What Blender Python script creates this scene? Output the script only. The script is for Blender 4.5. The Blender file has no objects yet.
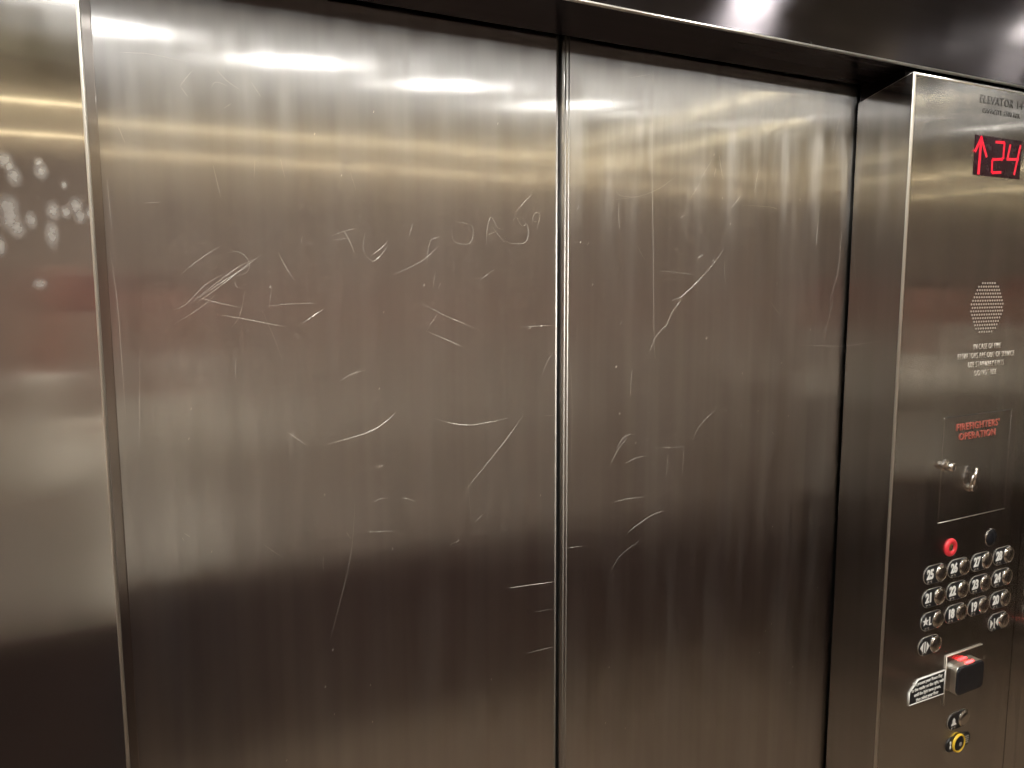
import bpy, bmesh, math, random
from mathutils import Vector, Matrix
random.seed(7)
S = bpy.context.scene
COL = S.collection
PI = math.pi

# ------------------------------------------------------------------ camera, exposure, world
CAM = Vector((-0.6228, -1.0103, 1.7776))
FPX, PITCH, ROLL, YAW = 796.33, 0.123418, -0.0028912, 0.489706
fw = Vector((math.sin(YAW)*math.cos(PITCH), math.cos(YAW)*math.cos(PITCH), -math.sin(PITCH)))
rt = Vector((math.cos(YAW), -math.sin(YAW), 0)); up = rt.cross(fw)
r2 = math.cos(ROLL)*rt + math.sin(ROLL)*up
u2 = -math.sin(ROLL)*rt + math.cos(ROLL)*up
cd = bpy.data.cameras.new('camera'); cam = bpy.data.objects.new('camera', cd); COL.objects.link(cam)
cd.sensor_width = 36; cd.lens = FPX/1024*36; cd.clip_start = 0.01
M = Matrix((r2, u2, -fw)).transposed().to_4x4(); M.translation = CAM
cam.matrix_world = M
S.camera = cam
w = bpy.data.worlds.new('world'); S.world = w; w.use_nodes = True
w.node_tree.nodes['Background'].inputs[0].default_value = (0.5, 0.55, 0.65, 1)
w.node_tree.nodes['Background'].inputs[1].default_value = 0.0
S.view_settings.view_transform = 'Standard'; S.view_settings.look = 'None'
S.view_settings.gamma = 1; S.view_settings.use_curve_mapping = False
S.view_settings.exposure = 0.0
S.cycles.max_bounces = 10; S.cycles.glossy_bounces = 8; S.cycles.diffuse_bounces = 4
S.cycles.sample_clamp_indirect = 6; S.cycles.caustics_reflective = True
S.cycles.blur_glossy = 0.3

# key dimensions (metres): doors in plane y=0, cab behind the camera
WO, DP, ZS = 0.61, 0.1163, 2.134          # half opening, jamb depth, soffit height
XW, YB, ZC = 1.02, -1.83, 2.40            # side walls, back wall, ceiling
LAMP_L = 88.0; LAMP_FRONT = 400.0; COVE_L = 7.5; LAMP_COL = (1.0, 0.98, 0.93)
DOWNLIGHTS = [(-0.55, -1.21), (-0.07, -1.32), (0.41, -1.38), (0.88, -1.43), (-0.58, -0.42), (0.0, -0.42), (0.58, -0.42)]

# ------------------------------------------------------------------ materials
def new_mat(name):
    m = bpy.data.materials.new(name); m.use_nodes = True
    nt = m.node_tree; return m, nt, nt.nodes['Principled BSDF']
def nd(nt, t, **k):
    n = nt.nodes.new(t)
    for a, b in k.items(): setattr(n, a, b)
    return n
def math_n(nt, op, a, b=None, c=None, clamp=False):
    n = nd(nt, 'ShaderNodeMath', operation=op, use_clamp=clamp)
    for i, v in enumerate((a, b, c)):
        if v is None: continue
        if isinstance(v, (int, float)): n.inputs[i].default_value = v
        else: nt.links.new(v, n.inputs[i])
    return n.outputs[0]
def noise(nt, vec, scale, detail=3, rough=0.55, mapscale=(1, 1, 1), loc=(0, 0, 0)):
    mp = nd(nt, 'ShaderNodeMapping'); mp.inputs['Scale'].default_value = mapscale; mp.inputs['Location'].default_value = loc
    nt.links.new(vec, mp.inputs['Vector'])
    n = nd(nt, 'ShaderNodeTexNoise'); n.inputs['Scale'].default_value = scale
    n.inputs['Detail'].default_value = detail; n.inputs['Roughness'].default_value = rough
    nt.links.new(mp.outputs[0], n.inputs['Vector']); return n.outputs['Fac']
def ramp(nt, v, a, b, c, d, smooth=True):
    n = nd(nt, 'ShaderNodeMapRange', interpolation_type='SMOOTHSTEP' if smooth else 'LINEAR')
    nt.links.new(v, n.inputs['Value'])
    for k, x in zip(('From Min', 'From Max', 'To Min', 'To Max'), (a, b, c, d)): n.inputs[k].default_value = x
    return n.outputs[0]
def plain(name, col, rough=0.5, metal=0.0, emit=None, strength=0.0, spec=0.5, coat=0.0, var=0.06):
    m, nt, b = new_mat(name)
    b.inputs['Base Color'].default_value = (*col, 1); b.inputs['Roughness'].default_value = rough
    b.inputs['Metallic'].default_value = metal; b.inputs['Specular IOR Level'].default_value = spec
    b.inputs['Coat Weight'].default_value = coat
    tc = nd(nt, 'ShaderNodeTexCoord')
    nz = noise(nt, tc.outputs['Object'], 60, 2)
    nt.links.new(ramp(nt, nz, 0.3, 0.7, max(0, rough-var), min(1, rough+var)), b.inputs['Roughness'])
    if emit:
        b.inputs['Emission Color'].default_value = (*emit, 1); b.inputs['Emission Strength'].default_value = strength
    return m
def steel(name, col=(0.575, 0.565, 0.56), rough=0.27, aniso=1.0, tangent=(1, 0, 0), grain='Z', streak=0.05,
          warp=0.0012, warp_scale=2.2, smudges=(), haze=0.0, haze_z=(1.75, 2.05), sharp=0.12, sharp_w=0.38):
    """brushed stainless steel; tangent = world direction across the grain (the way highlights smear)"""
    m, nt, b = new_mat(name)
    tc = nd(nt, 'ShaderNodeTexCoord'); ob = tc.outputs['Object']
    ms2 = {'Z': (30, 30, 0.9), 'X': (0.9, 30, 30), 'Y': (30, 0.9, 30)}[grain]
    wide = noise(nt, ob, 1.0, 2, 0.5, ms2, (3, 1, 2))
    cloud = noise(nt, ob, 5.0, 4, 0.6)
    r = ramp(nt, wide, 0.3, 0.7, rough-streak, rough+streak*1.2)
    r = math_n(nt, 'ADD', r, ramp(nt, cloud, 0.4, 0.75, 0.0, 0.05))
    dirt = None
    if smudges:
        for (sx, sy, sz, ax, az) in smudges:
            v = nd(nt, 'ShaderNodeVectorMath', operation='SUBTRACT'); nt.links.new(ob, v.inputs[0]); v.inputs[1].default_value = (sx, sy, sz)
            v2 = nd(nt, 'ShaderNodeVectorMath', operation='MULTIPLY'); nt.links.new(v.outputs[0], v2.inputs[0]); v2.inputs[1].default_value = (1/ax, 0, 1/az)
            ln = nd(nt, 'ShaderNodeVectorMath', operation='LENGTH'); nt.links.new(v2.outputs[0], ln.inputs[0])
            s = ramp(nt, ln.outputs['Value'], 1.35, 0.0, 0, 1)
            dirt = s if dirt is None else math_n(nt, 'MAXIMUM', dirt, s)
        br = noise(nt, ob, 240, 2)
        dirt = math_n(nt, 'MULTIPLY', dirt, ramp(nt, br, 0.3, 0.7, 0.42, 0.62))
    if haze:
        sep = nd(nt, 'ShaderNodeSeparateXYZ'); nt.links.new(ob, sep.inputs[0])
        hz = ramp(nt, sep.outputs['Z'], haze_z[0], haze_z[1], 0.10, 1)
        st = noise(nt, ob, 1.0, 3, 0.55, (26, 26, 3.0), (1, 7, 3))
        hz = math_n(nt, 'MULTIPLY', hz, ramp(nt, sep.outputs['Z'], 2.065, 2.095, 1, 0.1))
        hz = math_n(nt, 'MULTIPLY', hz, ramp(nt, st, 0.38, 0.80, 0, haze))
        dirt = hz if dirt is None else math_n(nt, 'MAXIMUM', dirt, hz)
    gl = nd(nt, 'ShaderNodeBsdfAnisotropic', distribution='BECKMANN'); gl.inputs['Color'].default_value = (*col, 1)
    gl.inputs['Anisotropy'].default_value = -0.74*aniso
    broad = gl.outputs[0]
    if dirt is not None:
        r = math_n(nt, 'ADD', r, math_n(nt, 'MULTIPLY', dirt, 0.16))
        df = nd(nt, 'ShaderNodeBsdfDiffuse'); df.inputs['Color'].default_value = (0.72, 0.70, 0.66, 1)
        md = nd(nt, 'ShaderNodeMixShader'); nt.links.new(math_n(nt, 'MULTIPLY', dirt, 0.55), md.inputs[0])
        nt.links.new(gl.outputs[0], md.inputs[1]); nt.links.new(df.outputs[0], md.inputs[2]); broad = md.outputs[0]
    nt.links.new(r, gl.inputs['Roughness'])
    sh = nd(nt, 'ShaderNodeBsdfPrincipled'); sh.inputs['Metallic'].default_value = 1.0
    sh.inputs['Base Color'].default_value = (*col, 1); sh.inputs['Anisotropic'].default_value = 1.0
    sh.inputs['Roughness'].default_value = sharp
    mixs = nd(nt, 'ShaderNodeMixShader')
    fac = ramp(nt, wide, 0.3, 0.7, sharp_w+.06, sharp_w-.06)
    if dirt is not None: fac = math_n(nt, 'MULTIPLY', fac, math_n(nt, 'SUBTRACT', 1.0, dirt))
    nt.links.new(fac, mixs.inputs[0]); nt.links.new(broad, mixs.inputs[1]); nt.links.new(sh.outputs[0], mixs.inputs[2])
    nt.links.new(mixs.outputs[0], nt.nodes['Material Output'].inputs['Surface'])
    cx = nd(nt, 'ShaderNodeCombineXYZ')
    for i in range(3): cx.inputs[i].default_value = tangent[i]
    nt.links.new(cx.outputs[0], gl.inputs['Tangent']); nt.links.new(cx.outputs[0], sh.inputs['Tangent'])
    b1 = nd(nt, 'ShaderNodeBump'); b1.inputs['Strength'].default_value = 1.0; b1.inputs['Distance'].default_value = warp
    nt.links.new(noise(nt, ob, warp_scale, 1, 0.4), b1.inputs['Height'])
    nt.links.new(b1.outputs[0], gl.inputs['Normal']); nt.links.new(b1.outputs[0], sh.inputs['Normal'])
    return m

def at(px, py, y):
    """point of the plane y = const seen at a position measured on the photograph (used to read off sizes and places in metres)"""
    v = fw + (px-512)/FPX*r2 - (py-384)/FPX*u2
    return CAM + v*((y-CAM.y)/v.y)
PRINTS = []
for x_, y_, a_, b_ in ((4, 160, 7, 7), (9, 166, 5, 6), (14, 176, 6, 9), (41, 171, 6, 8), (39, 163, 4, 5), (9, 208, 8, 12), (11, 219, 8, 12), (17, 228, 7, 9), (31, 220, 5, 8),
                       (53, 211, 6, 9), (52, 234, 6, 13), (66, 212, 5, 6), (76, 206, 6, 8), (80, 216, 5, 7), (90, 213, 4, 6), (1, 246, 4, 9), (40, 284, 6, 5), (64, 185, 3, 4)):
    p_ = at(x_, y_, -0.1163); PRINTS.append((p_.x, 0, p_.z, a_*.00112, b_*.00112))
M_door = steel('brushed_steel_door', rough=0.312, tangent=(1, 0, 0), haze=0.34, haze_z=(1.85, 2.05), streak=.03, sharp=.135, sharp_w=.34)
M_door_hazy = steel('brushed_steel_door_wiped', rough=0.312, tangent=(1, 0, 0), haze=0.62, haze_z=(1.82, 2.03), streak=.03, sharp=.12, sharp_w=.36)
M_return = steel('brushed_steel_return', rough=0.20, tangent=(1, 0, 0), streak=0.02, smudges=PRINTS, sharp=0.085, sharp_w=0.42)
M_panel = steel('brushed_steel_panel', rough=0.195, tangent=(1, 0, 0), streak=0.02, warp=0.002, warp_scale=2.6, sharp=0.08, sharp_w=0.36)
M_jamb = steel('brushed_steel_jamb', rough=0.195, tangent=(0, 1, 0), streak=0.02, sharp=0.05, sharp_w=0.7)
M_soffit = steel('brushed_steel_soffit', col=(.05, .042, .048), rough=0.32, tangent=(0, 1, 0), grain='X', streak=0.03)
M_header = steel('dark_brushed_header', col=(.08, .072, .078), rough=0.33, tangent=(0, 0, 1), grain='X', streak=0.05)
M_strip = steel('dull_steel_strip', col=(.40, .37, .35), rough=0.35, tangent=(1, 0, 0), streak=0.03, sharp_w=.1)
M_side = steel('brushed_steel_side_wall', col=(.60, .59, .57), rough=0.26, tangent=(0, 1, 0), streak=0.02, sharp=.06, sharp_w=.8)
M_edge = plain('polished_steel_edge', (.72, .69, .63), 0.30, 1.0, var=0)
M_bead = plain('worn_steel_bead', (.36, .34, .31), 0.5, 0.9, var=0)
M_scratch = plain('bare_scratch_steel', (.85, .81, .72), 0.42, 0.35)
M_chrome = plain('chrome', (.72, .69, .65), 0.13, 1.0)
M_rubber = plain('black_rubber', (.012, .012, .013), 0.6)
M_dark = plain('shaft_dark_sheet', (.01, .01, .01), 0.9)
M_black = plain('black_plastic', (.012, .012, .014), 0.35)
M_gloss = plain('gloss_black_plastic', (.015, .015, .018), 0.18)
M_white = plain('white_paint', (.90, .89, .85), 0.5)
M_engr = plain('dark_engraving_fill', (.03, .027, .025), 0.6)
M_redink = plain('red_engraving_fill', (.42, .10, .07), 0.6)
M_relief = plain('pale_relief', (.66, .60, .52), 0.45, 0.6)
M_grille = plain('grille_dimple', (.46, .41, .36), 0.5, 0.7)
M_red = plain('red_plastic', (.62, .035, .045), 0.35, emit=(1, .05, .06), strength=0.12)
M_yellow = plain('yellow_plastic', (.80, .52, .04), 0.35)
M_brass = plain('brass_key_core', (.55, .42, .20), 0.3, 1.0)
M_led = plain('red_led', (.2, .0, .0), 0.4, emit=(1.0, .008, .045), strength=.85)
M_reader_led = plain('red_reader_led', (.3, .0, .0), 0.4, emit=(1.0, .03, .03), strength=14)
M_screen = plain('display_window', (.016, .004, .007), 0.25, spec=0.15)
M_lamp = plain('lamp_diffuser', (.9, .88, .8), 0.5, emit=LAMP_COL, strength=LAMP_L)
M_lamp_front = plain('lamp_diffuser_front', (.9, .88, .8), 0.5, emit=LAMP_COL, strength=LAMP_FRONT)
M_cove = plain('cove_strip', (.9, .85, .7), 0.5, emit=(1.0, .84, .52), strength=COVE_L)
M_ceil = plain('satin_ceiling', (.27, .27, .27), 0.5, 0.3)
M_case = plain('dark_red_case', (.16, .035, .032), 0.5)
M_skin = plain('skin', (.56, .25, .18), 0.5)
M_lips = plain('lips', (.42, .15, .13), 0.5)
M_eye = plain('eye_white', (.8, .78, .75), 0.3)
M_hair = plain('dark_hair', (.03, .02, .015), 0.6)
M_shirt = plain('pale_shirt', (.92, .85, .72), 0.85)
M_trouser = plain('dark_trousers', (.025, .022, .025), 0.85)
M_shoe = plain('black_shoe', (.02, .02, .02), 0.5)

def wood(name, a, b_, rough, scale):
    m, nt, b = new_mat(name)
    tc = nd(nt, 'ShaderNodeTexCoord')
    n = noise(nt, tc.outputs['Object'], scale, 5, 0.6, (6, 6, 0.7))
    cr = nd(nt, 'ShaderNodeMix', data_type='RGBA'); nt.links.new(ramp(nt, n, 0.3, 0.7, 0, 1), cr.inputs['Factor'])
    cr.inputs['A'].default_value = (*a, 1); cr.inputs['B'].default_value = (*b_, 1)
    nt.links.new(cr.outputs['Result'], b.inputs['Base Color']); b.inputs['Roughness'].default_value = rough
    return m
M_lam = wood('brown_laminate', (.335, .255, .203), (.41, .318, .254), 0.45, 3)
M_dado = wood('dark_laminate', (.085, .053, .046), (.11, .070, .060), 0.4, 3)
M_floor = wood('brown_floor_tile', (.20, .145, .10), (.27, .195, .135), 0.4, 2)

# ------------------------------------------------------------------ mesh helpers
def add_box(bm, a, b, mi=0):
    x0, y0, z0 = [min(p, q) for p, q in zip(a, b)]; x1, y1, z1 = [max(p, q) for p, q in zip(a, b)]
    v = [bm.verts.new(p) for p in ((x0,y0,z0),(x1,y0,z0),(x1,y1,z0),(x0,y1,z0),(x0,y0,z1),(x1,y0,z1),(x1,y1,z1),(x0,y1,z1))]
    fs = [bm.faces.new([v[i] for i in q]) for q in ((3,2,1,0),(4,5,6,7),(0,1,5,4),(1,2,6,5),(2,3,7,6),(3,0,4,7))]
    for f in fs: f.material_index = mi
    return v, fs
def bevel_edges(bm, test, r, seg=3):
    es = [e for e in bm.edges if test((e.verts[0].co, e.verts[1].co))]
    bmesh.ops.bevel(bm, geom=es, offset=r, segments=seg, profile=0.5, affect='EDGES')
def add_prism(bm, pts, y0, y1, mi=0, r=0.0, seg=2):
    """closed outline pts [(x,z)] extruded from y0 (back) to y1 (front, nearer the camera = smaller y)"""
    a = [bm.verts.new((x, y0, z)) for x, z in pts]; b = [bm.verts.new((x, y1, z)) for x, z in pts]
    n = len(pts); fs = [bm.faces.new(a), bm.faces.new(b)]
    top = fs[1]
    for i in range(n): fs.append(bm.faces.new((a[i], a[(i+1) % n], b[(i+1) % n], b[i])))
    for f in fs: f.material_index = mi
    bmesh.ops.recalc_face_normals(bm, faces=fs)
    if r:
        bmesh.ops.bevel(bm, geom=list(top.edges), offset=r, segments=seg, profile=0.5, affect='EDGES')
def circle(cx, cz, r, n=32, rz=None, a0=0):
    return [(cx + r*math.cos(a0+2*PI*i/n), cz + (rz or r)*math.sin(a0+2*PI*i/n)) for i in range(n)]
def add_ring(bm, cx, cz, ro, ri, y0, y1, n=40, mi=0, tube=True):
    """rounded ring standing off a plane of constant y"""
    rm, rr = (ro+ri)/2, (ro-ri)/2; k = 8; rows = []
    for i in range(n):
        a = 2*PI*i/n; row = []
        for j in range(k+1):
            t = PI*j/k
            rad = rm + rr*math.cos(t); y = y0 + (y1-y0)*math.sin(t)
            row.append(bm.verts.new((cx+rad*math.cos(a), y, cz+rad*math.sin(a))))
        rows.append(row)
    for i in range(n):
        for j in range(k):
            f = bm.faces.new((rows[i][j], rows[(i+1) % n][j], rows[(i+1) % n][j+1], rows[i][j+1])); f.material_index = mi; f.smooth = True
def add_dome(bm, cx, cz, r, y0, h, n=32, k=6, mi=0, skirt=0.0):
    """button cap: short straight skirt then a shallow dome"""
    rings = []
    prof = [(1.0, 0.0), (1.0, skirt)] if skirt else [(1.0, 0.0)]
    for j in range(1, k):
        t = PI/2*j/k; prof.append((math.cos(t), skirt + (h-skirt)*math.sin(t)))
    for q, d in prof:
        rings.append([bm.verts.new((cx+r*q*math.cos(2*PI*i/n), y0-d, cz+r*q*math.sin(2*PI*i/n))) for i in range(n)])
    for a, b in zip(rings, rings[1:]):
        for i in range(n):
            f = bm.faces.new((a[i], a[(i+1) % n], b[(i+1) % n], b[i])); f.smooth = True; f.material_index = mi
    f = bm.faces.new(rings[-1]); f.smooth = True; f.material_index = mi
def add_tube(bm, p, q, r, n=16, mi=0, r_end=None):
    p, q = Vector(p), Vector(q); d = (q-p).normalized(); s = d.orthogonal().normalized(); t = d.cross(s)
    r_end = r if r_end is None else r_end
    a = [bm.verts.new(p + r*(s*math.cos(2*PI*i/n)+t*math.sin(2*PI*i/n))) for i in range(n)]
    b = [bm.verts.new(q + r_end*(s*math.cos(2*PI*i/n)+t*math.sin(2*PI*i/n))) for i in range(n)]
    fs = [bm.faces.new(list(reversed(a))), bm.faces.new(b)]
    for i in range(n):
        f = bm.faces.new((a[i], a[(i+1) % n], b[(i+1) % n], b[i])); f.smooth = True; fs.append(f)
    for f in fs: f.material_index = mi
def obj(name, bm, mats, parent=None, loc=(0, 0, 0), recalc=True):
    if recalc: bmesh.ops.recalc_face_normals(bm, faces=bm.faces)
    me = bpy.data.meshes.new(name); bm.to_mesh(me); bm.free()
    for m in (mats if isinstance(mats, (list, tuple)) else [mats]): me.materials.append(m)
    o = bpy.data.objects.new(name, me); COL.objects.link(o)
    if parent: o.parent = parent
    o.location = loc
    return o
def tag(o, label, cat=None, group=None, kind=None):
    o['label'] = label
    if cat: o['category'] = cat
    if group: o['group'] = group
    if kind: o['kind'] = kind
    return o
def empty(name, loc=(0, 0, 0)):
    o = bpy.data.objects.new(name, None); COL.objects.link(o); o.location = loc; o.empty_display_size = 0.05
    return o
def text_mesh(name, lines, size, depth=0.0004, align='CENTER', spacing=1.0, char=1.0, xs=1.0, bold=0.0):
    c = bpy.data.curves.new(name, 'FONT'); c.body = lines; c.size = size; c.align_x = align; c.align_y = 'CENTER'
    c.extrude = depth; c.space_line = spacing; c.space_character = char; c.offset = bold; c.resolution_u = 3
    t = bpy.data.objects.new(name, c); COL.objects.link(t)
    bpy.context.view_layer.update()
    me = bpy.data.meshes.new_from_object(t.evaluated_get(bpy.context.evaluated_depsgraph_get()))
    bpy.data.objects.remove(t); bpy.data.curves.remove(c)
    # text lies in xy, facing +z : stand it up to face -y
    me.transform(Matrix.Rotation(PI/2, 4, 'X') @ Matrix.Diagonal((xs, 1, 1, 1)))
    return me
def text(name, lines, size, loc, mat, parent, **k):
    me = text_mesh(name, lines, size, **k); me.materials.append(mat)
    o = bpy.data.objects.new(name, me); COL.objects.link(o); o.parent = parent; o.location = loc
    return o

# ------------------------------------------------------------------ room shell
def shell(name, a, b, mats, label, cat):
    bm = bmesh.new(); add_box(bm, a, b)
    return tag(obj(name, bm, mats), label, cat, kind='structure')
shell('floor', (-XW, YB, -0.05), (XW, 0.0, 0.0), M_floor, 'brown tiled floor of the elevator car', 'floor')
shell('wall_left', (-XW-0.04, YB, 0.0), (-XW, -DP, ZC), M_side, 'brushed steel side wall beside the left front panel', 'wall')
shell('wall_right', (XW, YB, 0.0), (XW+0.04, -DP, ZC), M_side, 'brushed steel side wall next to the button panel', 'wall')
bm = bmesh.new(); add_box(bm, (-XW-0.04, YB-0.05, 0.0), (XW+0.04, YB, ZC))
wb = tag(obj('wall_back', bm, M_lam), 'brown laminate rear wall with a dark lower panel, mirrored in the doors', 'wall', kind='structure')
bm = bmesh.new(); add_box(bm, (-XW+0.002, YB, 0.10), (XW-0.002, YB+0.012, 0.76)); bevel_edges(bm, lambda e: True, 0.003, 2)
obj('lower_panel', bm, M_dado, wb)
bm = bmesh.new(); add_box(bm, (-XW+0.002, YB, 0.0), (XW-0.002, YB+0.016, 0.10)); bevel_edges(bm, lambda e: True, 0.003, 2)
tag(obj('baseboard_back', bm, M_edge), 'steel skirting strip along the foot of the rear wall', 'baseboard', kind='structure')
shell('ceiling', (-XW-0.04, YB-0.05, ZC), (XW+0.04, -DP+0.02, ZC+0.05), M_ceil, 'grey satin ceiling above the doors', 'ceiling')

# warm light strips in the two reveals that run round the top of the walls
for z, hh, nm in ((2.285, 0.006, 'upper'), (2.195, 0.004, 'lower')):
    t = empty('cove_light', (0, YB, z))
    bm = bmesh.new(); add_box(bm, (-XW+.004, YB+.001, z-hh/2), (XW-.004, YB+.006, z+hh/2)); o = obj('light_strip', bm, M_cove, t); o.location = -t.location
    for s in (-1, 1):
        bm = bmesh.new(); add_box(bm, (s*(XW-.006), YB+.006, z-hh/2), (s*(XW-.001), -DP-.35, z+hh/2)); o = obj('light_strip', bm, M_cove, t); o.location = -t.location
    tag(t, 'thin warm %s light strip round the wall tops, mirrored in the steel' % nm, 'light strip', 'warm light strips')
for i, (x, y) in enumerate(DOWNLIGHTS):
    t = empty('ceiling_downlight', (x, y, ZC))
    bm = bmesh.new()
    n = 32; prof = [(0.065, 0.0), (0.065, -0.005), (0.052, -0.007), (0.048, -0.002)]
    rows = [[bm.verts.new((r*math.cos(2*PI*k/n), r*math.sin(2*PI*k/n), z)) for k in range(n)] for r, z in prof]
    for a, b in zip(rows, rows[1:]):
        for k in range(n): bm.faces.new((a[k], a[(k+1) % n], b[(k+1) % n], b[k]))
    obj('trim_ring', bm, M_edge, t)
    bm = bmesh.new(); bm.faces.new([bm.verts.new((0.0485*math.cos(-2*PI*k/n), 0.0485*math.sin(-2*PI*k/n), -0.0025)) for k in range(n)])
    obj('diffuser', bm, M_lamp if y < -1 else M_lamp_front, t, recalc=False)
    row = 'rear' if y < -1 else 'front'; pos = ('leftmost', 'second', 'third', 'rightmost')[i] if i < 4 else ('leftmost', 'middle', 'rightmost')[i-4]
    tag(t, 'round warm ceiling downlight, %s one of the %s row' % (pos, row), 'ceiling light', 'ceiling downlights')

# ------------------------------------------------------------------ doors
def stroke(bm, pts, width, y=0.0, mi=1, taper=True, h=0.35):
    """one scratch: a fine raised burr following pts [(x,z)] on the face y (facing -y)"""
    n = len(pts)
    if n < 2: return
    L, C_, R_ = [], [], []
    for i, (x, z) in enumerate(pts):
        a = pts[max(0, i-1)]; b = pts[min(n-1, i+1)]
        dx, dz = b[0]-a[0], b[1]-a[1]; l = math.hypot(dx, dz) or 1
        wv = width*(math.sin(PI*(i+0.35)/(n-0.3)) if taper else 1)*0.5 + 1e-5
        nx, nz = -dz/l*wv, dx/l*wv
        L.append(bm.verts.new((x+nx, y-2e-5, z+nz))); R_.append(bm.verts.new((x-nx, y-2e-5, z-nz)))
        C_.append(bm.verts.new((x, y-2e-5-width*h, z)))
    for i in range(n-1):
        for f in (bm.faces.new((L[i], L[i+1], C_[i+1], C_[i])), bm.faces.new((C_[i], C_[i+1], R_[i+1], R_[i]))):
            f.material_index = mi
def px_curve(pix, k=6, y=0.0):
    """Catmull-Rom through measured points, given as points on the door face"""
    P = [at(a, b, y) for a, b in pix]; P = [(p.x, p.z) for p in P]
    if len(P) == 2:
        return [(P[0][0]+(P[1][0]-P[0][0])*t/4, P[0][1]+(P[1][1]-P[0][1])*t/4) for t in range(5)]
    out = []
    for i in range(len(P)-1):
        p0, p1, p2, p3 = P[max(0, i-1)], P[i], P[i+1], P[min(len(P)-1, i+2)]
        for j in range(k):
            t = j/k
            out.append(tuple(0.5*((2*p1[c])+(-p0[c]+p2[c])*t+(2*p0[c]-5*p1[c]+4*p2[c]-p3[c])*t*t+(-p0[c]+3*p1[c]-3*p2[c]+p3[c])*t**3) for c in (0, 1)))
    out.append(P[-1]); return out

LEFT_SCR = [  # (width in mm, points)
    (.45, [(331, 236), (345, 231), (357, 228)]), (.5, [(343, 229), (349, 240), (355, 254)]), (.3, [(333, 240), (350, 238)]),
    (.5, [(371, 256), (380, 249), (387, 242)]), (.5, [(366, 255), (373, 261), (381, 255), (388, 245)]), (.3, [(365, 233), (363, 247), (367, 258)]),
    (.4, [(413, 223), (409, 237)]), (.35, [(432, 236), (428, 250), (427, 265)]), (.3, [(428, 241), (440, 236)]),
    (.35, [(452, 224), (454, 241), (470, 243), (472, 226), (455, 222)]),
    (.45, [(486, 246), (487, 230), (491, 217), (498, 228), (505, 229)]), (.35, [(486, 236), (497, 231)]),
    (.45, [(513, 222), (516, 217), (522, 226), (527, 224), (528, 236), (524, 243), (510, 243), (504, 236)]),
    (.4, [(537, 229), (540, 215), (535, 213), (533, 221), (540, 221)]),
    (.5, [(196, 303), (215, 290), (238, 272), (262, 254)]), (.4, [(190, 304), (215, 284), (240, 266), (258, 258)]), (.4, [(200, 297), (225, 280), (250, 265)]),
    (.35, [(172, 310), (185, 305), (205, 285), (222, 275)]), (.35, [(227, 253), (240, 252), (249, 262), (247, 272), (235, 276)]),
    (.3, [(180, 275), (200, 259), (222, 245)]), (.35, [(195, 296), (215, 302), (242, 308)]), (.3, [(245, 290), (240, 315), (232, 327)]),
    (.4, [(222, 315), (250, 320), (286, 327)]), (.5, [(303, 323), (313, 316), (324, 309)]), (.3, [(268, 306), (290, 304), (318, 303)]),
    (.3, [(272, 285), (269, 308)]), (.28, [(173, 325), (200, 308), (215, 295)]),
    (.55, [(426, 331), (445, 339), (463, 347)]), (.35, [(421, 303), (440, 313), (460, 322), (480, 330)]), (.3, [(427, 330), (438, 313)]),
    (.55, [(287, 432), (296, 438), (306, 445)]), (.55, [(328, 444), (350, 438), (374, 430), (394, 415)]), (.45, [(360, 435), (380, 426), (396, 412)]),
    (.55, [(434, 418), (450, 423), (470, 425), (490, 422), (508, 418)]), (.5, [(468, 487), (485, 466), (505, 441), (523, 416)]),
    (.35, [(340, 381), (352, 374), (366, 370)]), (.4, [(374, 502), (380, 499), (388, 498)]), (.5, [(402, 498), (409, 499), (415, 502)]),
    (.35, [(378, 468), (385, 464)]), (.4, [(475, 522), (483, 514)]), (.3, [(368, 532), (395, 531)]), (.4, [(450, 545), (460, 540)]),
    (.8, [(510, 588), (530, 585), (553, 582)]), (.4, [(528, 653), (552, 647)]), (.25, [(535, 612), (552, 609)]), (.35, [(544, 416), (556, 415)]),
    (.35, [(520, 327), (540, 326), (556, 325)]), (.4, [(180, 86), (186, 78), (192, 71)]), (.35, [(180, 86), (188, 97)]), (.4, [(217, 70), (226, 80), (240, 90)]),
    (.35, [(251, 82), (261, 97)]), (.3, [(211, 88), (216, 82), (228, 86)]), (.4, [(118, 52), (135, 53), (150, 54), (189, 62)]), (.3, [(224, 108), (231, 104)]),
    (.4, [(213, 165), (217, 182), (221, 198)]), (.35, [(118, 126), (125, 143)]), (.45, [(144, 203), (161, 202)]), (.3, [(280, 158), (285, 178)]), (.3, [(255, 160), (254, 178)]),
    (.3, [(110, 250), (117, 300), (121, 350), (126, 420)]), (.25, [(107, 180), (112, 230)]), (.25, [(262, 310), (275, 340), (283, 362)]),
    (.5, [(182, 537), (184, 541)]), (.5, [(184, 533), (190, 537)]), (.28, [(540, 380), (548, 360), (556, 350)]), (.25, [(468, 480), (471, 520)]),
    (.25, [(330, 640), (350, 560), (355, 500)]), (.25, [(140, 350), (139, 450)]), (.3, [(350, 172), (356, 190)]), (.3, [(392, 275), (420, 262), (440, 245)]),
]
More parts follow.
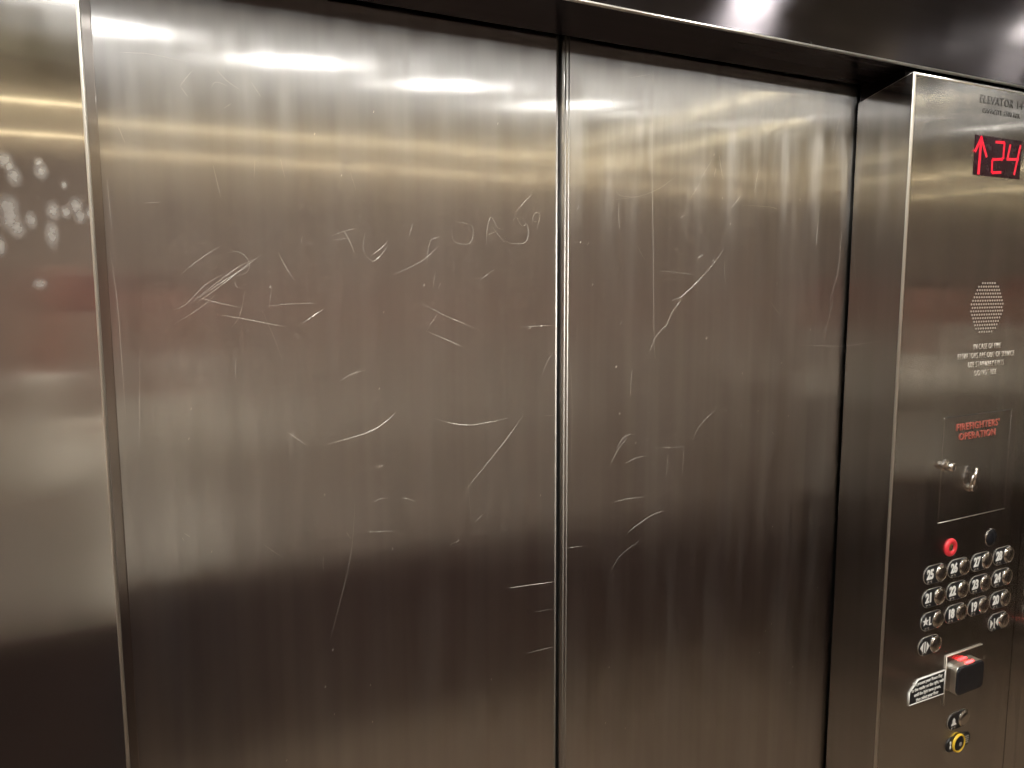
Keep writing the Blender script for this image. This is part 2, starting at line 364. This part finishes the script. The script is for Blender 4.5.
RIGHT_SCR = [
    (.7, [(671, 301), (682, 296), (694, 285), (704, 275)]), (.4, [(665, 330), (672, 312), (682, 300)]), (.35, [(704, 275), (715, 262), (724, 249)]),
    (.55, [(697, 258), (703, 255)]), (.5, [(731, 208), (737, 201), (741, 195)]), (.4, [(714, 178), (716, 168)]), (.45, [(680, 218), (685, 215)]),
    (.35, [(690, 199), (700, 183)]), (.3, [(658, 271), (675, 272), (695, 275)]), (.4, [(653, 100), (652, 160), (653, 230), (654, 330), (655, 358)]),
    (.45, [(611, 463), (618, 450), (627, 438)]), (.4, [(617, 448), (624, 437), (635, 434)]), (.45, [(626, 463), (636, 458), (647, 456)]),
    (.45, [(615, 502), (626, 499), (644, 497)]), (.45, [(627, 533), (640, 523), (652, 515), (664, 511)]), (.5, [(568, 548), (582, 546)]),
    (.3, [(655, 448), (684, 447)]), (.3, [(684, 448), (682, 475)]), (.35, [(668, 455), (666, 478)]), (.4, [(622, 321), (620, 325)]), (.4, [(587, 246), (589, 242)]),
    (.4, [(577, 210), (579, 205)]), (.3, [(700, 180), (712, 160)]), (.3, [(800, 345), (830, 346), (850, 346)]), (.3, [(742, 205), (770, 207), (778, 210)]),
    (.3, [(612, 200), (640, 196), (660, 188), (676, 176)]), (.25, [(616, 190), (622, 196), (648, 197)]), (.25, [(640, 540), (620, 556), (612, 570)]),
    (.3, [(650, 350), (657, 335), (672, 320)]), (.3, [(693, 440), (700, 425), (716, 410)]), (.35, [(629, 78), (652, 74)]), (.3, [(653, 70), (653, 86)]),
    (.4, [(760, 118), (764, 104)]), (.35, [(770, 135), (774, 112), (778, 104)]), (.35, [(833, 150), (838, 125), (842, 112)]), (.3, [(800, 122), (805, 106)]),
    (.25, [(568, 330), (572, 400), (571, 470)]), (.3, [(830, 300), (838, 270), (842, 230)]), (.3, [(826, 330), (833, 300)]),
]
def door(name, x0, x1, scr, label, lead, mat):
    bm = bmesh.new()
    add_box(bm, (x0, 0.0, 0.012), (x1, 0.034, 2.19))
    xl = x1 if lead > 0 else x0
    bevel_edges(bm, lambda e: all(abs(v.x-xl) < 1e-6 and v.y < 1e-6 for v in e), 0.0030 if lead > 0 else 0.0060, 3)
    bmesh.ops.recalc_face_normals(bm, faces=bm.faces)
    for wmm, pts in scr: stroke(bm, px_curve(pts), wmm*0.00060)
    # many faint hairline scuffs left by wiping and by hands
    for i in range(12):
        x = random.uniform(max(x0, -0.6)+.02, min(x1, 0.6)-.02); z = random.choice((random.uniform(1.75, 2.09), random.uniform(1.4, 2.05)))
        L = random.uniform(.006, .045); a = random.gauss(PI/2, .45)
        stroke(bm, [(x+L*t*math.cos(a)+.004*t*t, z+L*t*math.sin(a)) for t in (-.5, -.25, 0, .25, .5)], random.uniform(.2, .3)*.001)
    for i in range(26):
        x = random.uniform(max(x0, -0.6)+.02, min(x1, 0.6)-.02); z = random.uniform(1.0, 2.05)
        stroke(bm, [(x, z), (x+.0006, z+.0012), (x+.0009, z+.0026)], .0007, taper=False)
    d = obj(name, bm, [mat, M_scratch], recalc=False)
    tag(d, label, 'door', 'sliding elevator doors', 'structure')
    return d
SEAM = -0.001
dl = door('door_1', -0.70, at(557.0, 380, 0).x, LEFT_SCR, 'brushed steel sliding door leaf with scratched graffiti, left of the centre seam', 1, M_door)
dr = door('door_2', at(561.3, 380, 0).x, 0.70, RIGHT_SCR, 'brushed steel sliding door leaf between the centre seam and the button panel', -1, M_door_hazy)
XL, XR = at(557.0, 380, 0).x, at(561.3, 380, 0).x
XM = (XL+XR)/2
for d_, xa, xb, yy in ((dl, XL-.0004, XM-.0006, .010), (dr, XM, XR+.0004, .013)):
    bm = bmesh.new(); add_box(bm, (xa, yy, 0.012), (xb, 0.030, 2.19)); bevel_edges(bm, lambda e: True, .0008, 2)
    g = obj('edge_gasket', bm, M_rubber, d_); g['label'] = 'black rubber edge strip'
for d_, px_, r_ in ((dl, 555.9, .0016), (dr, 564.2, .0011), (dr, 567.4, .0011)):
    bm = bmesh.new(); x_ = at(px_, 380, 0).x; add_tube(bm, (x_, r_*.35, 0.013), (x_, r_*.35, 2.19), r_, 12)
    g = obj('edge_bead', bm, M_bead, d_); g['label'] = 'polished bead along the leading edge'
bm = bmesh.new(); add_box(bm, (-0.75, 0.036, 0.0), (0.75, 0.045, 2.3)); tag(obj('trim_1', bm, M_dark), 'black sheet standing in for the dark shaft behind the two door leaves', 'shaft', kind='structure')  # near-black sheet puts in the darkness of the shaft
bm = bmesh.new(); add_box(bm, (-0.75, -0.02, -0.02), (0.75, 0.045, 0.010)); tag(obj('door_sill', bm, M_edge), 'ribbed metal sill below the sliding doors', 'sill', kind='structure')

# ------------------------------------------------------------------ header over the doors
bm = bmesh.new()
add_box(bm, (-XW, -DP, ZS), (XW, -DP+0.004, ZC))                       # front face
v_, f_ = add_box(bm, (-XW, -DP+0.0041, ZS), (XW, -0.010, ZS+0.004), 1)     # underside, falling slightly towards the doors
for q in v_:
    if q.co.y > -.05: q.co.z -= .007
add_tube(bm, (-XW, -DP+0.0015, ZS+0.001), (XW, -DP+0.0015, ZS+0.001), 0.0026, 10, 2)   # folded lip
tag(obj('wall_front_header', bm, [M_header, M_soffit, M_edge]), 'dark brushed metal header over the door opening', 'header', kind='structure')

# ------------------------------------------------------------------ front return panels
RZ = 2.126
def return_shell(bm, s, x_in, x_out, top=RZ):
    """folded steel column: front face, rounded corner, jamb whose top is cut on a slope"""
    r = 0.0038; k = 6
    arc = [(x_in + s*(r - r*math.cos(PI/2*i/k)), -DP + r - r*math.sin(PI/2*i/k)) for i in range(k+1)]
    path = [(x_in, -0.008, top-0.030)] + [(arc[0][0], arc[0][1], top)] + [(a, b, top) for a, b in arc[1:]] + [(x_out, -DP, top)]
    mats = [1] + [2]*k + [0]
    lo = [bm.verts.new((x, y, 0.012)) for x, y, z in path]; hi = [bm.verts.new((x, y, z)) for x, y, z in path]
    for i, mi in enumerate(mats):
        f = bm.faces.new((lo[i], lo[i+1], hi[i+1], hi[i])); f.material_index = mi; f.smooth = (mi == 2)
    # turned-over top edge
    add_tube(bm, (x_in+s*0.003, -DP+0.0034, top-.003), (x_out, -DP+0.0034, top-.003), 0.0040, 16, 2)
    add_tube(bm, (x_in+s*0.0008, -DP+0.003, top), (x_in+s*0.0008, -0.008, top-0.030), 0.0009, 8, 2)
def filler(name, s, x_in, label):
    bm = bmesh.new(); add_box(bm, (x_in+s*0.003, -DP+0.02, 0.012), (x_in+s*0.030, -0.0085, ZS-0.001))
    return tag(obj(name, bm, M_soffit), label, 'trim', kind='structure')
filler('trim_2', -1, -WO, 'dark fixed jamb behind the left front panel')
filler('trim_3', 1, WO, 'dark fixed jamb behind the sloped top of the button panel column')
bm = bmesh.new(); add_box(bm, (-WO-.004, -.0070, .012), (-WO+.0115, -.0025, ZS-.010)); bevel_edges(bm, lambda e: True, .0012, 2)  # added strip standing in for a dark reflected line at the door edge
tag(obj('trim_4', bm, M_strip), 'narrow dull steel strip added along the far left edge of the doors', 'trim', kind='structure')
bm = bmesh.new(); return_shell(bm, -1, -WO, -XW)
tag(obj('wall_front_left', bm, [M_return, M_jamb, M_edge]), 'brushed steel front wall panel left of the doors, marked with fingerprints', 'wall panel', kind='structure')

# ------------------------------------------------------------------ button panel column (right of the doors)
YF = -DP                                  # face plane
UX = WO                                   # u = 0 at its left edge
cp = empty('control_panel', (WO+0.2, YF, 0.0)); OFF = -cp.location
tag(cp, 'tall brushed steel control panel with floor buttons, right of the doors', 'control panel')
def part(name, bm, mats, parent=cp, label=None):
    o = obj(name, bm, mats, parent)
    if parent is cp: o.location = OFF
    if label: o['label'] = label
    return o
def ptext(name, lines, size, u, z, mat, parent=cp, yo=0.0003, **k):
    o = text(name, lines, size, (UX+u, YF-yo, z), mat, parent, **k)
    if parent is cp: o.location = Vector((UX+u, YF-yo, z)) + OFF
    return o
bm = bmesh.new(); return_shell(bm, 1, WO, XW-0.001)
part('panel_body', bm, [M_panel, M_jamb, M_edge])
ptext('car_number', 'ELEVATOR 14', 0.0200, 0.178, 2.1005, M_engr, align='LEFT', char=1.2, xs=.92)
ptext('capacity_notice', 'CAPACITY 3500 LBS.', 0.0125, 0.188, 2.082, M_engr, align='LEFT', char=1.12, xs=.92)

# position display
bm = bmesh.new(); add_prism(bm, [(UX+.173, 1.970), (UX+.3135, 1.970), (UX+.3135, 2.0395), (UX+.173, 2.0395)], YF+.001, YF-.0012, 0, .0006)
disp = part('floor_display', bm, M_screen, label='black display window with red arrow and number 24')
def seg(bm, pts, wv=.0034, y=YF-.0016):
    for a, b in zip(pts, pts[1:]):
        dx, dz = b[0]-a[0], b[1]-a[1]; l = math.hypot(dx, dz); ux, uz = dx/l*wv/2, dz/l*wv/2
        q = [(a[0]-ux-uz, a[1]-uz+ux), (b[0]+ux-uz, b[1]+uz+ux), (b[0]+ux+uz, b[1]+uz-ux), (a[0]-ux+uz, a[1]-uz-ux)]
        add_prism(bm, [(UX+p, z) for p, z in q], y+.0006, y)
bm = bmesh.new()
seg(bm, [(.1870, 1.9745), (.1885, 2.0340)], .0062); seg(bm, [(.1740, 2.0120), (.1885, 2.0350), (.2065, 2.0050)], .0052)
obj('arrow', bm, M_led, disp)
bm = bmesh.new(); seg(bm, [(.2330, 2.0310), (.2560, 2.0320), (.2580, 2.0300), (.2575, 2.0055), (.2540, 2.0025), (.2270, 2.0000), (.2250, 1.9970), (.2260, 1.9790), (.2290, 1.9770), (.2520, 1.9790)], .0046)
seg(bm, [(.2760, 2.0280), (.2705, 2.0035), (.3030, 2.0055)], .0046); seg(bm, [(.3075, 2.0290), (.2950, 1.9790)], .0046)
obj('floor_number', bm, M_led, disp)

# speaker grille: a round field of fine holes
bm = bmesh.new()
rr = .049; step = .0074
for i in range(-8, 9):
    for j in range(-8, 9):
        x = (i + (0.5 if j % 2 else 0))*step; z = j*step*.866
        if math.hypot(x, z) <= rr: add_ring(bm, UX+.243+x, 1.734+z, .0019, .0011, YF, YF-.0005, 8)
part('speaker_grille', bm, M_grille, label='round field of small speaker holes')
ptext('fire_notice', 'IN CASE OF FIRE\nELEVATORS ARE OUT OF SERVICE\nUSE STAIRWAY EXITS\nDO NOT USE', .0150, .252, 1.637, M_relief, xs=.74, spacing=1.10, char=1.05, bold=-.0004)

# firefighters' compartment cover
bm = bmesh.new()
x0, x1, z0, z1 = UX+.137, UX+.345, 1.337, 1.535
for a, b, r_, m_ in (((x0, z0), (x1, z0), .0008, 1), ((x1, z0), (x1, z1), .0003, 0), ((x1, z1), (x0, z1), .0008, 2), ((x0, z1), (x0, z0), .0001, 0)):  # brighter bottom edge puts in the gleam of the chamfer
    add_tube(bm, (a[0], YF, a[1]), (b[0], YF, b[1]), r_, 6, m_)
add_prism(bm, [(x0+.001, z0+.001), (x1-.001, z0+.001), (x1-.001, z1-.001), (x0+.001, z1-.001)], YF+.001, YF-.0002, 0, .00015, 1)
fc = part('firefighter_cover', bm, [M_panel, M_edge, M_engr], label='square steel cover lettered for firefighters')
t = ptext('lettering', "FIREFIGHTERS'\nOPERATION", .0185, .240, 1.504, M_redink, fc, yo=.0009, xs=1.02, spacing=1.0, char=1.12, bold=.0001)
def key_switch(u, z, L, r, angle, label):
    bm = bmesh.new()
    add_prism(bm, circle(UX+u, z, r*1.5, 24), YF, YF-.002, 0, .0006)
    add_tube(bm, (UX+u, YF-.002, z), (UX+u, YF-L, z), r, 20, 0, r*.92)
    add_ring(bm, UX+u, z, r*.92, r*.45, YF-L, YF-L-.001, 20)
    o = part('key_switch', bm, M_chrome, label=label)
    bm = bmesh.new(); add_box(bm, (UX+u-.0008, YF-L-.0012, z-r*.5), (UX+u+.0008, YF-L-.0004, z+r*.5)); obj('key_slot', bm, M_engr, o)
    return o
key_switch(.150, 1.4445, .017, .0084, 0, 'chrome key barrel at the left side of the firefighter cover')
bm = bmesh.new()
add_prism(bm, circle(UX+.228, 1.395, .0092, 24), YF, YF-.003, 0, .0008)
add_tube(bm, (UX+.228, YF-.003, 1.395), (UX+.228, YF-.010, 1.395), .0072, 20)
add_tube(bm, (UX+.226, YF-.008, 1.399), (UX+.230, YF-.010, 1.434), .0034, 12, 0, .0026)
add_tube(bm, (UX+.218, YF-.007, 1.401), (UX+.223, YF-.009, 1.422), .0024, 10, 0, .0018)
part('cover_latch', bm, M_chrome, label='chrome turn latch with an upright lever')

# red fire switch and round black blank
bm = bmesh.new(); add_ring(bm, UX+.181, 1.284, .0175, .0070, YF, YF-.0045)
fs = part('fire_switch', bm, M_red, label='red ring switch above the button rows')
bm = bmesh.new(); add_dome(bm, UX+.181, 1.284, .0078, YF, .0032, 20); obj('key_core', bm, M_brass, fs)
bm = bmesh.new(); add_box(bm, (UX+.1800, YF-.0040, 1.2795), (UX+.1822, YF-.0026, 1.2885)); obj('key_slot', bm, M_engr, fs)
bm = bmesh.new(); add_dome(bm, UX+.307, 1.284, .0165, YF, .004, 28, 5, 0, .002)
bl = part('round_blank', bm, M_gloss, label='round black lens above the button marked 28')
bm = bmesh.new(); add_ring(bm, UX+.307, 1.284, .0182, .0160, YF, YF-.0014, 32); obj('rim', bm, M_chrome, bl)

# floor and door buttons -------------------------------------------------
def pill(cx, cz, left, right, r, n=14):
    p = [(cx+right + r*math.cos(-PI/2+PI*i/n), cz + r*math.sin(-PI/2+PI*i/n)) for i in range(n+1)]
    p += [(cx-left + r*math.cos(PI/2+PI*i/n), cz + r*math.sin(PI/2+PI*i/n)) for i in range(n+1)]
    return p
PR = .0172
def button_base():
    bm = bmesh.new(); add_prism(bm, pill(0, 0, 0.0, .029, PR), .001, -.0024, 0, .0009); return bm
def rim_mesh():
    bm = bmesh.new(); P = pill(0, 0, 0.0, .029, PR+.0004); n = len(P)
    for i in range(n):
        a, b = P[i], P[(i+1) % n]
        if math.dist(a, b) > 1e-6: add_tube(bm, (a[0], -.0006, a[1]), (b[0], -.0006, b[1]), .00045, 6)
    return bm
def star(cx, cz, R):
    return [(cx + (R if i % 2 == 0 else R*.42)*math.sin(PI*i/5), cz + (R if i % 2 == 0 else R*.42)*math.cos(PI*i/5)) for i in range(10)]
proto = None
COLS = [.123, .194, .265, .337]; ROWS = [1.240, 1.1945, 1.149, 1.103]
def floor_button(u, z, mark, label):
    global proto
    loc = Vector((UX+u, YF, z)) + OFF
    if proto is None:
        b = obj('call_button', button_base(), M_black, cp); ch = []
        ch.append(obj('rim', rim_mesh(), M_edge, b))
        bm = bmesh.new(); add_ring(bm, .0300, 0, .0168, .0140, -.0024, -.0052, 32); add_dome(bm, .0300, 0, .0142, -.0024, .0044, 32, 6, 0, .0026)
        ch.append(obj('push_cap', bm, M_chrome, b))
        bm = bmesh.new()
        for dx, dz in ((-.006, 0), (-.0035, 0), (-.006, -.0025), (.002, 0), (.0045, 0), (.0045, -.0025)): add_dome(bm, dx-.001, -.0115+dz, .0008, -.0024, .0007, 8, 3)
        ch.append(obj('braille', bm, M_relief, b))
        proto = (b, ch)
    else:
        b = proto[0].copy(); COL.objects.link(b); b.parent = cp
        for c in proto[1]:
            q = c.copy(); COL.objects.link(q); q.parent = b
    b.location = loc; b['label'] = label
    y = -.0026
    if isinstance(mark, str):
        text('numeral', mark, .0245, (-.0012, y, .0012), M_white, b, xs=.84, bold=.0011, char=.93)
    else:
        bm = bmesh.new(); mark(bm, y); obj('symbol', bm, M_white, b)
    return b
def m_star(bm, y):
    add_prism(bm, star(-.0065, .002, .0095), y, y-.0004)
    add_prism(bm, [(.0035, -.0065), (.0105, -.0065), (.0105, -.0035), (.0066, -.0035), (.0066, .0098), (.0035, .0098)], y, y-.0004)
def m_open(bm, y):
    for s in (-1, 1):
        add_prism(bm, [(s*.0050-.0012, s*.0100), (s*.0135-.0012, 0), (s*.0050-.0012, -s*.0100)], y, y-.0004)
    add_prism(bm, [(-.0028, -.0105), (.0004, -.0105), (.0004, .0105), (-.0028, .0105)], y, y-.0004)
def m_close(bm, y):
    for s in (-1, 1):
        add_prism(bm, [(s*.0130-.0012, s*.0095), (s*.0042-.0012, 0), (s*.0130-.0012, -s*.0095)], y, y-.0004)
    add_prism(bm, [(-.0026, -.0100), (.0002, -.0100), (.0002, .0100), (-.0026, .0100)], y, y-.0004)
def m_bell(bm, y):
    add_prism(bm, [(-.009, -.007), (.007, -.007), (.0065, -.0045), (.0035, -.002), (.003, .004), (.001, .0068), (-.001, .0085), (-.003, .0068), (-.005, .004), (-.0055, -.002), (-.0085, -.0045)], y, y-.0004)
for r, row in enumerate((('25', '26', '27', '28'), ('21', '22', '23', '24'), (None, '18', '19', '20'))):
    for c, t_ in enumerate(row):
        if t_: floor_button(COLS[c], ROWS[r], t_, 'round chrome button with black plate numbered ' + t_)
floor_button(COLS[0], ROWS[2], m_star, 'chrome button whose plate has a star and L')
floor_button(COLS[3], ROWS[3], m_close, 'chrome door close button with arrows pointing inwards')
floor_button(.120, 1.101, m_open, 'chrome door open button with arrows pointing outwards')
floor_button(.226, .9225, m_bell, 'chrome alarm button with a white bell')

# yellow-ringed call button at the bottom
bm = bmesh.new(); add_prism(bm, pill(UX+.2445, .874, .022, .024, .0150), YF+.001, YF-.0022, 0, .0009)
cb = part('phone_button', bm, M_black, label='black button plate with a yellow ring')
bm = bmesh.new(); add_ring(bm, UX+.2445, .873, .0192, .0150, YF-.0020, YF-.0062); obj('ring', bm, M_yellow, cb)
bm = bmesh.new(); add_dome(bm, UX+.2445, .873, .0152, YF-.0022, .0048, 28, 5, 0, .002); obj('push_cap', bm, M_gloss, cb)
bm = bmesh.new(); add_prism(bm, circle(UX+.2445, .8730, .0040, 14), YF-.0070, YF-.0074); o = obj('cap_mark', bm, M_relief, cb)
bm = bmesh.new()
for dz in (.0055, -.004): add_prism(bm, circle(UX+.2195, .874+dz, .0024, 14, .0036), YF-.0022, YF-.0027)
add_prism(bm, [(UX+.2187, .869), (UX+.2203, .869), (UX+.2203, .880), (UX+.2187, .880)], YF-.0022, YF-.0026)
obj('symbol', bm, M_white, cb)
bm = bmesh.new()
for k in range(4): add_box(bm, (UX+.2655, YF-.0026, .8655+k*.0045), (UX+.2775, YF-.0022, .8672+k*.0045))
obj('lettering', bm, M_relief, cb)

# ------------------------------------------------------------------ card reader and its sign
rd = empty('card_reader', (UX+.245, YF, .965)); RO = -rd.location
tag(rd, 'black card reader with a glowing red light on a steel plate, below the buttons', 'card reader')
def rpart(name, bm, mats, label=None):
    o = obj(name, bm, mats, rd); o.location = RO
    if label: o['label'] = label
    return o
bm = bmesh.new(); add_prism(bm, [(UX+.1895, .965), (UX+.302, .965), (UX+.302, 1.0655), (UX+.1895, 1.0655)], YF-.0002, YF-.0016)
for f in bm.faces: f.material_index = 0
add_tube(bm, (UX+.1895, YF-.0016, 1.0655), (UX+.302, YF-.0016, 1.0655), .0013, 8, 1)  # pale tubes put in the light caught by the top and left edges
add_tube(bm, (UX+.1895, YF-.0016, .966), (UX+.1895, YF-.0016, 1.0655), .0011, 8, 1)
rpart('back_plate', bm, [M_panel, M_relief])
def rrect(x0, x1, z0, z1, r, k=5):
    o = []
    for cx, cz, a in ((x1-r, z0+r, -PI/2), (x1-r, z1-r, 0), (x0+r, z1-r, PI/2), (x0+r, z0+r, PI)):
        o += [(cx+r*math.cos(a+PI/2*i/k), cz+r*math.sin(a+PI/2*i/k)) for i in range(k+1)]
    return o
bm = bmesh.new(); add_prism(bm, rrect(UX+.205, UX+.289, .986, 1.044, .011), YF-.0016, YF-.013, 0, .001)
rpart('housing', bm, M_edge, 'grey metal housing')
bm = bmesh.new(); add_prism(bm, rrect(UX+.2055, UX+.2885, .9865, 1.0435, .011), YF-.0128, YF-.0175, 0, .003, 3)
rpart('front_cover', bm, M_gloss, 'black front cover')
bm = bmesh.new(); add_box(bm, (UX+.240, YF-.0115, 1.0437), (UX+.262, YF-.0065, 1.0458)); bevel_edges(bm, lambda e: True, .0006, 2)
rpart('indicator_light', bm, M_reader_led, 'red indicator light')

sg = empty('key_sign', (UX+.136, YF, .985)); SO = -sg.location
tag(sg, 'small black sign with white lettering, left of the card reader', 'sign')
cut = [(UX+.084, .993), (UX+.1885, .9905), (UX+.1885, 1.038), (UX+.108, 1.038), (UX+.084, 1.018)]
bm = bmesh.new(); add_prism(bm, cut, YF, YF-.0012); o = obj('sign_plate', bm, M_black, sg); o.location = SO
bm = bmesh.new()
for a, b in zip(cut, cut[1:]+cut[:1]): add_tube(bm, (a[0], YF-.0010, a[1]), (b[0], YF-.0010, b[1]), .0011, 8)
o = obj('border', bm, M_white, sg); o.location = SO
o = text('lettering', 'To present your Room Key\nto the reader on the right, wait\nuntil the light turns green,\nthen select your floor', .0094, (UX+.1375, YF-.0014, 1.0145), M_white, sg, xs=.80, spacing=1.12, bold=.0001)
o.location = Vector(o.location) + SO

# ------------------------------------------------------------------ the person taking the picture (seen blurred in the doors)
def skin_obj(name, verts, edges, radii, mat, parent=None, levels=2, root=0):
    me = bpy.data.meshes.new(name); me.from_pydata([tuple(v) for v in verts], edges, []); me.update()
    o = bpy.data.objects.new(name, me); COL.objects.link(o)
    sk = o.modifiers.new('skin', 'SKIN'); sk.use_smooth_shade = True; sk.branch_smoothing = 0.6
    if not me.skin_vertices: me.skin_vertices.new()
    for i, r in enumerate(radii):
        sv = me.skin_vertices[0].data[i]; sv.radius = r if isinstance(r, tuple) else (r, r); sv.use_root = (i == root)
    sd = o.modifiers.new('sub', 'SUBSURF'); sd.levels = levels; sd.render_levels = levels
    me.materials.append(mat)
    bpy.context.view_layer.update()
    ev = bpy.data.meshes.new_from_object(o.evaluated_get(bpy.context.evaluated_depsgraph_get()))
    o.modifiers.clear(); o.data = ev
    for p in ev.polygons: p.use_smooth = True
    if not ev.materials: ev.materials.append(mat)
    if parent: o.parent = parent
    return o
PX, PY = -0.47, -1.42
def loc_cam(x, y, z): return CAM + r2*x + u2*y - fw*z
ph_c = loc_cam(.052, -.018, .012)
hR = loc_cam(.137, -.045, .030); hL = loc_cam(-.034, -.045, .030)
V, E_, Rr = [], [], []
def jv(p, r, link=None):
    V.append(Vector(p)); Rr.append(r); i = len(V)-1
    if link is not None: E_.append((link, i))
    return i
pel = jv((PX, PY, .98), (.135, .09)); sp = jv((PX, PY-.01, 1.12), (.115, .08), pel); chs = jv((PX, PY, 1.34), (.13, .085), sp)
ncb = jv((PX, PY+.005, 1.47), (.062, .058), chs); nck = jv((PX, PY+.02, 1.54), (.054, .054), ncb)
jaw = jv((PX, PY+.035, 1.61), (.064, .072), nck); hd = jv((PX, PY+.03, 1.70), (.078, .095), jaw); crn = jv((PX, PY+.02, 1.775), (.060, .075), hd)
fingers = []; ARM = 5
for s, hp in ((1, hR), (-1, hL)):
    sh = jv((PX+s*.175, PY, 1.415), (.054, .054), chs)
    el = jv((PX+s*.22 + (.02 if s > 0 else .05), PY+.13, 1.30 if s > 0 else 1.32), (.044, .044), sh)
    if s < 0: V[el] = Vector((PX-.30, PY+.15, 1.33))
    d = (hp - V[el]).normalized()
    wr = jv(hp - d*.075, (.029, .024), el)
    pm = jv(hp - d*.02, (.036, .018), wr); kn = jv(hp + d*.022, (.034, .016), pm)
    out = (r2*s)
    fingers.append((pm, kn, hp, d, s))
for pm, kn, hp, d, s in fingers:
    for k, (off, L) in enumerate(((.024, .030), (.008, .034), (-.008, .032), (-.023, .025))):
        b = V[kn] + u2*off*.9
        a1 = jv(b + d*.018 + r2*(s*.010), (.0088, .0088), kn); a2 = jv(b + d*(.018+L*.6) + r2*(s*.004), (.0082, .0082), a1); jv(b + d*(.020+L*.75) - r2*(s*L*.6), (.0074, .0074), a2)
    t1 = jv(V[pm] + u2*.030 - r2*(s*.016), (.0105, .0105), pm); t2 = jv(V[t1] + d*.022 + u2*.006 - r2*(s*.014), (.0095, .0095), t1); jv(V[t2] - r2*(s*.022), (.0085, .0085), t2)
crt = jv((PX, PY-.005, .88), (.125, .09), pel)
for s in (-1, 1):
    hp_ = jv((PX+s*.085, PY, .74), (.078, .080), crt); k_ = jv((PX+s*.105, PY+.02, .50), (.056, .058), hp_)
    an = jv((PX+s*.12, PY-.01, .10), (.038, .040), k_); jv((PX+s*.13, PY+.13, .045), (.040, .028), an)
person = skin_obj('person', V, E_, Rr, M_skin)
tag(person, 'person in a pale shirt and dark trousers holding up a phone, mirrored in the doors', 'person')
NV = len(V)
SV = [(PX, PY-.005, .915), (PX, PY-.005, 1.02), (PX, PY-.01, 1.14), (PX, PY, 1.33), (PX, PY+.004, 1.445), (PX, PY+.008, 1.495)]
SR = [(.205, .142), (.196, .138), (.190, .132), (.205, .138), (.105, .085), (.072, .068)]
SE = [(0, 1), (1, 2), (2, 3), (3, 4), (4, 5)]
for a in (8, 8 + ARM):
    k = len(SV); d_ = (V[a+2]-V[a+1])
    SV += [V[a], V[a].lerp(V[a+1], .5), V[a+1], V[a+1]+d_*.55, V[a+1]+d_*.86]; SR += [(.092, .092), (.078, .078), (.062, .062), (.050, .050), (.043, .043)]
    SE += [(3, k)] + [(k+q, k+q+1) for q in range(4)]
skin_obj('shirt', SV, SE, SR, M_shirt, person, root=0)
legs0 = NV-8
TV = [V[0]+Vector((0, 0, .06)), V[crt]+Vector((0, 0, .01))]; TR = [(.160, .112), (.155, .112)]; TE = [(0, 1)]
for q in (legs0, legs0+4):
    k = len(TV); TV += [V[q], V[q+1], V[q+2]]; TR += [(.098, .098), (.078, .080), (.064, .066)]; TE += [(1, k), (k, k+1), (k+1, k+2)]
skin_obj('trousers', TV, TE, TR, M_trouser, person)
for q in (legs0+2, legs0+6):
    a, b = V[q], V[q+1]
    skin_obj('shoe', [a+Vector((0, -.05, -.045)), a+Vector((0, .02, -.035)), b+Vector((0, .02, .0)), b+Vector((0, .07, -.005))], [(0, 1), (1, 2), (2, 3)],
             [(.045, .04), (.052, .05), (.052, .042), (.040, .030)], M_shoe, person)
skin_obj('hair', [(PX, PY-.055, 1.68), (PX, PY-.035, 1.76), (PX, PY+.03, 1.80), (PX, PY+.085, 1.785)], [(0, 1), (1, 2), (2, 3)], [(.072, .05), (.082, .06), (.078, .045), (.060, .02)], M_hair, person)
for s in (-1, 1):
    bm = bmesh.new(); bmesh.ops.create_uvsphere(bm, u_segments=16, v_segments=10, radius=.012, matrix=Matrix.Translation((PX+s*.030, PY+.094, 1.695)))
    bmesh.ops.create_uvsphere(bm, u_segments=12, v_segments=8, radius=.0058, matrix=Matrix.Translation((PX+s*.030, PY+.1012, 1.695)))
    for f in bm.faces:
        f.smooth = True; f.material_index = 1 if f.calc_center_median().y > PY+.1055 else 0
    obj('eye', bm, [M_eye, M_hair], person)
skin_obj('nose', [(PX, PY+.115, 1.70), (PX, PY+.132, 1.665), (PX, PY+.118, 1.655)], [(0, 1), (1, 2)], [(.009, .009), (.014, .012), (.012, .010)], M_skin, person)
skin_obj('mouth', [(PX-.025, PY+.104, 1.625), (PX, PY+.112, 1.624), (PX+.025, PY+.104, 1.625)], [(0, 1), (1, 2)], [(.004, .004), (.008, .007), (.004, .004)], M_lips, person)
for s in (-1, 1): skin_obj('ear', [(PX+s*.080, PY+.02, 1.705), (PX+s*.088, PY+.012, 1.685), (PX+s*.080, PY+.02, 1.66)], [(0, 1), (1, 2)], [(.012, .016), (.012, .018), (.009, .012)], M_skin, person)

bm = bmesh.new(); add_box(bm, (-.0735, -.036, 0), (.0735, .036, .008)); bevel_edges(bm, lambda e: True, .003, 2)
phone = obj('phone', bm, M_case); phone.matrix_world = Matrix((r2, u2, -fw)).transposed().to_4x4(); phone.location = ph_c
tag(phone, 'phone in a dark red case held up by the person, mirrored in the doors', 'phone')
